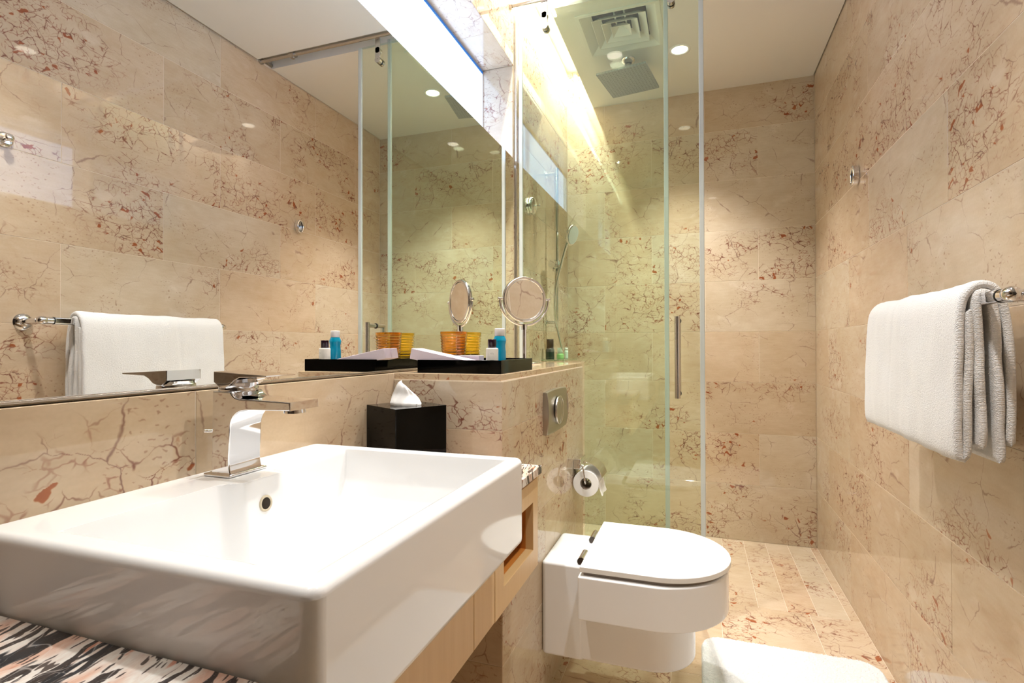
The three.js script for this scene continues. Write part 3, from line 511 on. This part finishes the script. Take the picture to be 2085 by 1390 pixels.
{ // faucet
  const t = thing('faucet', 'chrome single-lever faucet with a flat straight spout', 'faucet', [-0.628, 0.803, -0.599]);
  const ox = 0.628, oy = -0.803, hw = 0.0285;
  part('base_plate', rb(-0.0245, 0.0235, 0.0, 0.0045, -0.034, 0.034, 0.002), chrome, t);
  const s = new THREE.Shape(); const q = (x, y) => [x + ox, y + oy];
  s.moveTo(...q(-0.644, 0.8045)); s.lineTo(...q(-0.642, 0.921)); s.lineTo(...q(-0.609, 0.921)); s.quadraticCurveTo(...q(-0.605, 0.912), ...q(-0.592, 0.9115)); s.lineTo(...q(-0.508, 0.9095)); s.lineTo(...q(-0.508, 0.898)); s.lineTo(...q(-0.580, 0.8965)); s.bezierCurveTo(...q(-0.600, 0.896), ...q(-0.610, 0.884), ...q(-0.610, 0.868)); s.lineTo(...q(-0.612, 0.832)); s.quadraticCurveTo(...q(-0.613, 0.812), ...q(-0.607, 0.8045)); s.closePath();
  const g = extrude(s, 2 * hw - 0.004, 0.002, 3, 16); g.translate(0, 0, -hw + 0.002);
  part('body', smooth(g, 0.55), chrome, t);
  part('collar', latheAt([[0.0, 0.0], [0.0265, 0.0], [0.0262, 0.008], [0.0250, 0.017], [0.0, 0.018]], [0.004, 0.112, 0], [0, 1, 0], 40), chrome, t);
  const l = shapeOf([q(-0.640, 0.9485), q(-0.548, 0.9440), q(-0.548, 0.9422), q(-0.594, 0.9405), q(-0.603, 0.9365), q(-0.611, 0.9300), q(-0.620, 0.9265), q(-0.630, 0.9265), q(-0.640, 0.9340)]);
  const lg = extrude(l, 2 * hw - 0.002, 0.001, 2); lg.translate(0, 0, -hw + 0.001); part('lever', smooth(lg, 0.5), chrome, t);
  part('aerator', rod([0.103, 0.0965, 0], [0.103, 0.0895, 0], 0.0135, 32, 0.0145), chrome, t);
  part('lift_rod', merge(rod([-0.024, 0.004, 0.006], [-0.024, 0.060, 0.006], 0.002, 12), rod([-0.024, 0.058, 0.002], [-0.024, 0.063, 0.034], 0.0022, 12)), chrome, t);
}
{ // tissue box
  const t = thing('tissue_box', 'glossy black cube tissue box on the vanity in the corner', 'tissue box', [-0.591, YT, -1.011], -0.50);
  const a = 0.0615, h = 0.131, s = roundedRect(-a, a, -a, a, 0.002), hole = new THREE.Path(); hole.absellipse(0, 0, 0.036, 0.017, 0, Math.PI * 2); s.holes.push(hole);
  part('top', flat(extrude(s, 0.003, 0.0008, 1, 32), h - 0.005), blackGloss, t);
  const ss = roundedRect(-a, a, -a, a, 0.002); const inn = roundedRect(-a + 0.003, a - 0.003, -a + 0.003, a - 0.003, 0.001); ss.holes.push(inn);
  part('body', flat(extrude(ss, h - 0.005, 0, 1), 0), blackGloss, t);
  const k = thing('tissue', 'white paper tissue pulled up out of the black box', 'tissue', [-0.589, YT + h - 0.012, -1.009], 0.25);
  const prof = [[0, 0.026], [0.12, 0.0305], [0.26, 0.0325], [0.45, 0.0275], [0.65, 0.0195], [0.82, 0.0125], [0.93, 0.0075], [1, 0.0004]], wAt = (v) => { for (let i = 1; i < prof.length; i++) if (v <= prof[i][0]) return mix(prof[i - 1][1], prof[i][1], (v - prof[i - 1][0]) / (prof[i][0] - prof[i - 1][0])); return 0; };
  part('sheet', smooth(gridSurface(72, 40, (u, v) => { const a2 = u * Math.PI * 2, f = 1 + 0.16 * (Math.abs(((a2 * 5 / (Math.PI * 2) + v * 0.7) % 1) - 0.5) - 0.25) + 0.07 * Math.sin(a2 * 9 + v * 7), w = wAt(v); return [Math.cos(a2) * w * f - 0.010 * v, v * 0.060 - 0.004 * Math.cos(a2) * v, Math.sin(a2) * w * 0.5 * f + 0.003 * Math.sin(v * 9)]; }), 0.45), std({ color: 0xf8f8f8, roughness: 0.95, side: THREE.DoubleSide }), k);
}

// ================================================================== ON THE LEDGE
{
  const x0 = -0.627, x1 = -0.416, z0 = -1.123, z1 = -1.362, h = 0.0305, b = 0.005;
  const t = thing('tray', 'low black lacquered tray holding toiletries on the marble ledge', 'tray', [(x0 + x1) / 2, YP, (z0 + z1) / 2]);
  const w = (x1 - x0) / 2, d = (z0 - z1) / 2;
  part('bottom', bx(-w + 0.005, w - 0.005, 0.0, b, -d + 0.005, d - 0.005), blackGloss, t);
  for (const s of [-1, 1]) { part('side', rb(-w, w, 0, h, s * d, s * (d - 0.006), 0.0012), blackGloss, t); part('side', rb(s * w, s * (w - 0.006), 0, h, -d + 0.006, d - 0.006, 0.0012), blackGloss, t); }
}
function cup(x, z, color, label) {
  const t = thing('cup', label, 'cup', [x, YP + 0.0052, z], 0, 'ribbed plastic cups on the tray');
  const pr = [[0, 0], [0.0270, 0], [0.0285, 0.002]]; const n = 110; for (let i = 1; i <= n; i++) { const k = i / n; pr.push([mix(0.0285, 0.0348, k) + (k < 0.93 ? 0.0010 * Math.sin(k * 12.5 * Math.PI * 2) : 0), 0.002 + 0.092 * k]); }
  pr.push([0.0335, 0.0942]); for (let i = 12; i >= 0; i--) pr.push([mix(0.0268, 0.0330, i / 12), 0.006 + 0.088 * i / 12]); pr.push([0, 0.006]);
  part('wall', lathe(pr, 56), phys({ color: new THREE.Color().setRGB(...color), transmission: 1, thickness: 0.002, ior: 1.45, roughness: 0.06 }), t);
}
cup(-0.589, -1.243, [0.97, 0.62, 0.16], 'deep orange ribbed plastic cup at the front of the black tray');
cup(-0.583, -1.322, [0.98, 0.78, 0.18], 'amber yellow ribbed plastic cup behind the orange one');
const lilac = std({ color: 0xddd0dc, roughness: 0.6 });
function carton(name, x, y, z, w, h, d, turn, tilt, label) {
  const t = thing(name, label, 'box', [x, y, z], turn, 'pale lilac cartons on the tray'); t.rotation.z = tilt;
  part('carton', rb(-w / 2, w / 2, 0, h, -d / 2, d / 2, 0.0008, 1), lilac, t); part('flap', rb(-w / 2 - 0.0004, -w / 2 + 0.0001, 0.001, h - 0.001, -d / 2 + 0.001, d / 2 - 0.001, 0.0001, 1), std({ color: 0xcbbccb, roughness: 0.6 }), t); return t;
}
carton('carton', -0.575, YP + 0.0180, -1.1435, 0.156, 0.025, 0.027, 0, -0.195, 'pale lilac carton leaning over the near left edge of the tray');
carton('carton', -0.577, YP + 0.0182, -1.1725, 0.156, 0.025, 0.027, 0, -0.195, 'pale lilac carton tilted just behind the leaning one');
carton('carton', -0.533, YP + 0.0054, -1.218, 0.062, 0.034, 0.030, 0, 0, 'short lilac carton lying flat in the tray before the cups');
{ // bottles
  const cv = document.createElement('canvas'); cv.width = 256; cv.height = 256; const c = cv.getContext('2d'); c.fillStyle = '#f0ece3'; c.fillRect(0, 0, 256, 256); c.fillStyle = '#8a857c'; c.font = '30px sans-serif'; c.textAlign = 'center'; c.fillText('e l i f y', 128, 70); c.fillRect(66, 150, 124, 6); c.fillRect(66, 172, 124, 6); c.fillRect(96, 200, 64, 5);
  const tx = new THREE.CanvasTexture(cv); tx.colorSpace = THREE.SRGBColorSpace; tx.magFilter = THREE.LinearFilter;
  const t = thing('lotion_bottle', 'small cream bottle with a dark purple cap on the tray', 'bottle', [-0.451, YP + 0.0052, -1.158], 0.35);
  part('body', lathe([[0, 0], [0.0130, 0], [0.0142, 0.0015], [0.0142, 0.0505], [0.0128, 0.0528], [0.008, 0.0535], [0, 0.0535]], 36), std({ color: 0xf0ece3, roughness: 0.35 }), t);
  const lab = new THREE.CylinderGeometry(0.01432, 0.01432, 0.042, 28, 1, true, -0.75, 1.5); lab.translate(0, 0.029, 0); part('label', lab, std({ map: tx, roughness: 0.4 }), t);
  part('cap', lathe([[0, 0.0535], [0.0098, 0.0535], [0.0098, 0.0722], [0.009, 0.0732], [0, 0.0732]], 32), phys({ color: 0x240a1e, roughness: 0.2 }), t);
  const u = thing('mouthwash_bottle', 'small clear blue bottle with a white cap behind the cream one', 'bottle', [-0.449, YP + 0.0052, -1.203]);
  part('body', lathe([[0, 0], [0.0130, 0], [0.0150, 0.002], [0.0150, 0.045], [0.0142, 0.050], [0.0136, 0.060], [0.0152, 0.068], [0.0158, 0.072], [0.0120, 0.0805], [0.0112, 0.082], [0, 0.082]], 40), phys({ color: new THREE.Color().setRGB(0.0, 0.42, 0.68), transmission: 0.35, thickness: 0, roughness: 0.12 }), u);
  part('cap', lathe([[0, 0.082], [0.0122, 0.082], [0.0122, 0.0985], [0.0114, 0.0995], [0, 0.0995]], 36), whitePlastic, u);
}
{ // shaving mirror
  const t = thing('shaving_mirror', 'round chrome tilting shaving mirror on a stem, standing on the ledge', 'mirror', [-0.564, YP, -1.755], 0.67);
  part('base', lathe([[0, 0.016], [0.008, 0.014], [0.03, 0.0125], [0.054, 0.008], [0.058, 0.004], [0.058, 0], [0, 0]], 56), chrome, t);
  part('stem', rod([0, 0.012, 0], [0, 0.128, 0], 0.0075, 28), chrome, t);
  part('collar', rod([0, 0.118, 0], [0, 0.137, 0], 0.0105, 28), chrome, t); part('collar', rod([0, 0.012, 0], [0, 0.02, 0], 0.010, 28), chrome, t);
  const arc = []; for (let i = 0; i <= 30; i++) { const a = Math.PI + 0.03 + (Math.PI - 0.06) * i / 30; arc.push([0.0885 * Math.cos(a), 0.222 + 0.0885 * Math.sin(a), 0]); } arc[0][1] += 0.006; arc[30][1] += 0.006;
  part('yoke', tube(arc, 0.0042, 80, 12), chrome, t);
  const f = part('frame', (() => { const g = lathe([[0.070, 0.0075], [0.0755, 0.0085], [0.0785, 0.006], [0.0795, 0], [0.0785, -0.006], [0.0755, -0.0085], [0.070, -0.0075], [0.070, 0.0075]], 72); g.rotateX(Math.PI / 2); g.translate(0, 0.222, 0); return g; })(), chrome, t);
  // dished magnifying face in front, flat face behind
  part('glass', (() => { const p = []; for (let i = 0; i <= 16; i++) { const r = 0.0705 * i / 16; p.push([r, 0.0040 + 0.0022 * (r / 0.07) ** 2]); } const g = lathe([...p, [0.0705, -0.0055], [0, -0.0055]], 72); g.rotateX(Math.PI / 2); g.translate(0, 0.222, 0); return g; })(), mirrorMat, f);
  for (const q of [-1, 1]) part('pivot', merge(rod([q * 0.0925, 0.2235, 0], [q * 0.078, 0.2235, 0], 0.0045, 16), latheAt([[0, 0], [0.006, 0.001], [0.006, 0.005], [0, 0.006]], [q * 0.0905, 0.2235, 0], [q, 0, 0], 20)), chrome, t);
}

// ================================================================== TOWEL AND MAT
// a thick cloth sheet swept along a path in (x, y), running from za to zb, with rounded borders
function cloth(path, za, zb, th, wob = 0.0015, ph = 0, nu = 90, nv = 60) {
  const cv = new THREE.CatmullRomCurve3(path.map(p => V(p[0], p[1], 0)), false, 'catmullrom', 0.5), pts = cv.getSpacedPoints(nu), L = cv.getLength();
  const nrm = pts.map((p, i) => { const a = pts[Math.max(0, i - 1)], b = pts[Math.min(nu, i + 1)], d = b.clone().sub(a).normalize(); return V(-d.y, d.x, 0); });
  const at = (s) => (u, v, i, j) => {
    const w = Math.abs(zb - za), dz = Math.min(v, 1 - v) * w, ds = Math.min(u, 1 - u) * L, m1 = Math.sqrt(Math.max(0, 1 - (1 - Math.min(1, dz / th)) ** 2)), m2 = Math.sqrt(Math.max(0, 1 - (1 - Math.min(1, ds / th)) ** 2));
    const k = s * th * m1 * m2 * (1 - 0.20 * Math.exp(-(((mix(za, zb, v) + 1.47 - 0.03 * u) / 0.005) ** 2))), bow = 0.7 * wob * (noise(u * 5 + ph, v * 6 + ph) * 2 + noise(u * 13 + ph, v * 14) * 0.7), p = pts[i], n = nrm[i];
    return [p.x + n.x * (k + bow), p.y + n.y * (k + bow), mix(za, zb, v) + wob * 1.4 * noise(u * 8 + ph * 3, v * 2 + 4) * (v < 0.5 ? 1 : -1), u * L / 0.16, v * w / 0.16];
  };
  const vs = (v) => v < 0.1 ? 0.1 * (v / 0.1) ** 1.8 * 0.45 : v > 0.9 ? 1 - 0.1 * ((1 - v) / 0.1) ** 1.8 * 0.45 : mix(0.045, 0.955, (v - 0.1) / 0.8);
  const A = gridSurface(nu, nv, (u, v, i, j) => at(1)(u, vs(v), i, j)), B = gridSurface(nu, nv, (u, v, i, j) => at(-1)(u, vs(v), i, j));
  for (let k = 0; k < B.index.array.length; k += 3) { const q = B.index.array[k]; B.index.array[k] = B.index.array[k + 1]; B.index.array[k + 1] = q; } B.computeVertexNormals();
  return merge(A, B);
}
{
  const xb = 0.460, yb = 1.062, t = thing('towel_rail', 'chrome towel rail on the right wall, holding the white towel', 'towel rail', [XR, yb, -1.38]);
  const bx0 = xb - XR, za = 0.345, zb = -0.293;
  part('bar', rb(bx0 - 0.006, bx0 + 0.006, -0.011, 0.011, zb, za - 0.03, 0.005, 3), chrome, t);
  for (const [z, s] of [[za, 1], [zb, -1]]) {
    const br = part('bracket', merge(rod([0, -0.004, z], [bx0, -0.002, z], 0.0095), latheAt([[0, 0], [0.009, 0.002], [0.0125, 0.010], [0.0125, 0.022], [0.008, 0.028], [0, 0.029]], [bx0, 0, z + s * 0.012], [0, 0, -s]), rod([bx0, 0, z], [bx0, 0, z - s * 0.034], 0.0105)), chrome, t);
    part('rosette', latheAt([[0, 0.012], [0.012, 0.012], [0.022, 0.007], [0.026, 0]], [0, -0.004, z], [-1, 0, 0]), chrome, br);
    part('ring', rod([bx0, 0, z - s * 0.030], [bx0, 0, z - s * 0.033], 0.0112), darkGap, br);
  }
}
{
  const t = thing('towel', 'thick folded white terry bath towel over the chrome rail', 'towel', [0, 0, 0]);
  const za = -1.125, zb = -1.645;
  // outer layer: front face, over the bar, down the back
  part('outer_layer', cloth([[0.4430, 1.045], [0.4405, 0.98], [0.4390, 0.90], [0.4390, 0.84], [0.4385, 0.802], [0.4320, 0.786], [0.4255, 0.792], [0.4230, 0.83], [0.4235, 0.87], [0.426, 0.95], [0.429, 1.02], [0.434, 1.060], [0.446, 1.080], [0.460, 1.0865], [0.476, 1.080], [0.487, 1.055], [0.4935, 1.01], [0.497, 0.94], [0.4985, 0.87], [0.497, 0.812]], za, zb, 0.0072, 0.0022, 1.3, 130, 90), terry, t);
  part('inner_layer', cloth([[0.4570, 0.806], [0.4565, 0.85], [0.4560, 0.93], [0.4545, 1.01], [0.4515, 1.048], [0.4520, 1.0705], [0.461, 1.0740], [0.4700, 1.0680], [0.4755, 1.04], [0.4790, 0.97], [0.4815, 0.88], [0.4825, 0.80], [0.4780, 0.784]], za + 0.002, zb - 0.003, 0.0075, 0.0022, 7.7, 120, 80), terry, t);
}
{
  const t = thing('bath_mat', 'white terry bath mat on the marble floor beside the toilet', 'bath mat', [0.262, 0, -1.58]);
  const hx = 0.256, hz = 0.335, cr = 0.062, th = 0.017;
  const cl = (x, z) => { const ax = Math.abs(x) - (hx - cr), az = Math.abs(z) - (hz - cr); if (ax > 0 && az > 0) { const d = Math.hypot(ax, az), m = Math.max(ax, az); const k = m / d; x = Math.sign(x) * (hx - cr + ax * k); z = Math.sign(z) * (hz - cr + az * k); } return [x, z]; };
  const ed = (x, z) => { const ax = Math.abs(x) - (hx - cr), az = Math.abs(z) - (hz - cr); return ax > 0 && az > 0 ? cr - Math.hypot(ax, az) : cr - Math.max(ax, az); };
  const g = gridSurface(220, 280, (u, v) => { const s = (q) => q < 0.06 ? q * q / 0.06 * 0.5 : q > 0.94 ? 1 - (1 - q) ** 2 / 0.06 * 0.5 : mix(0.03, 0.97, (q - 0.06) / 0.88); let x = mix(-hx, hx, s(u)), z = mix(hz, -hz, s(v)); [x, z] = cl(x, z); const e = Math.max(0, ed(x, z)), y = e < 0.012 ? th * Math.sqrt(Math.max(0, 1 - (1 - e / 0.012) ** 2)) : th; return [x, 0.0005 + y + (e > 0.004 ? 0.0026 * noise(x * 300, z * 300) + 0.0020 * noise(x * 120, z * 120) : 0), z, x / 0.16, z / 0.16]; });
  part('pile', g, terryMat, t);
  part('hem', (() => { const s = roundedRect(-hx + 0.003, hx - 0.003, -hz + 0.003, hz - 0.003, cr - 0.003); return flat(extrude(s, 0.004, 0.0005, 1), 0.0006); })(), terryMat, t);
}

renderer.render(scene, camera);
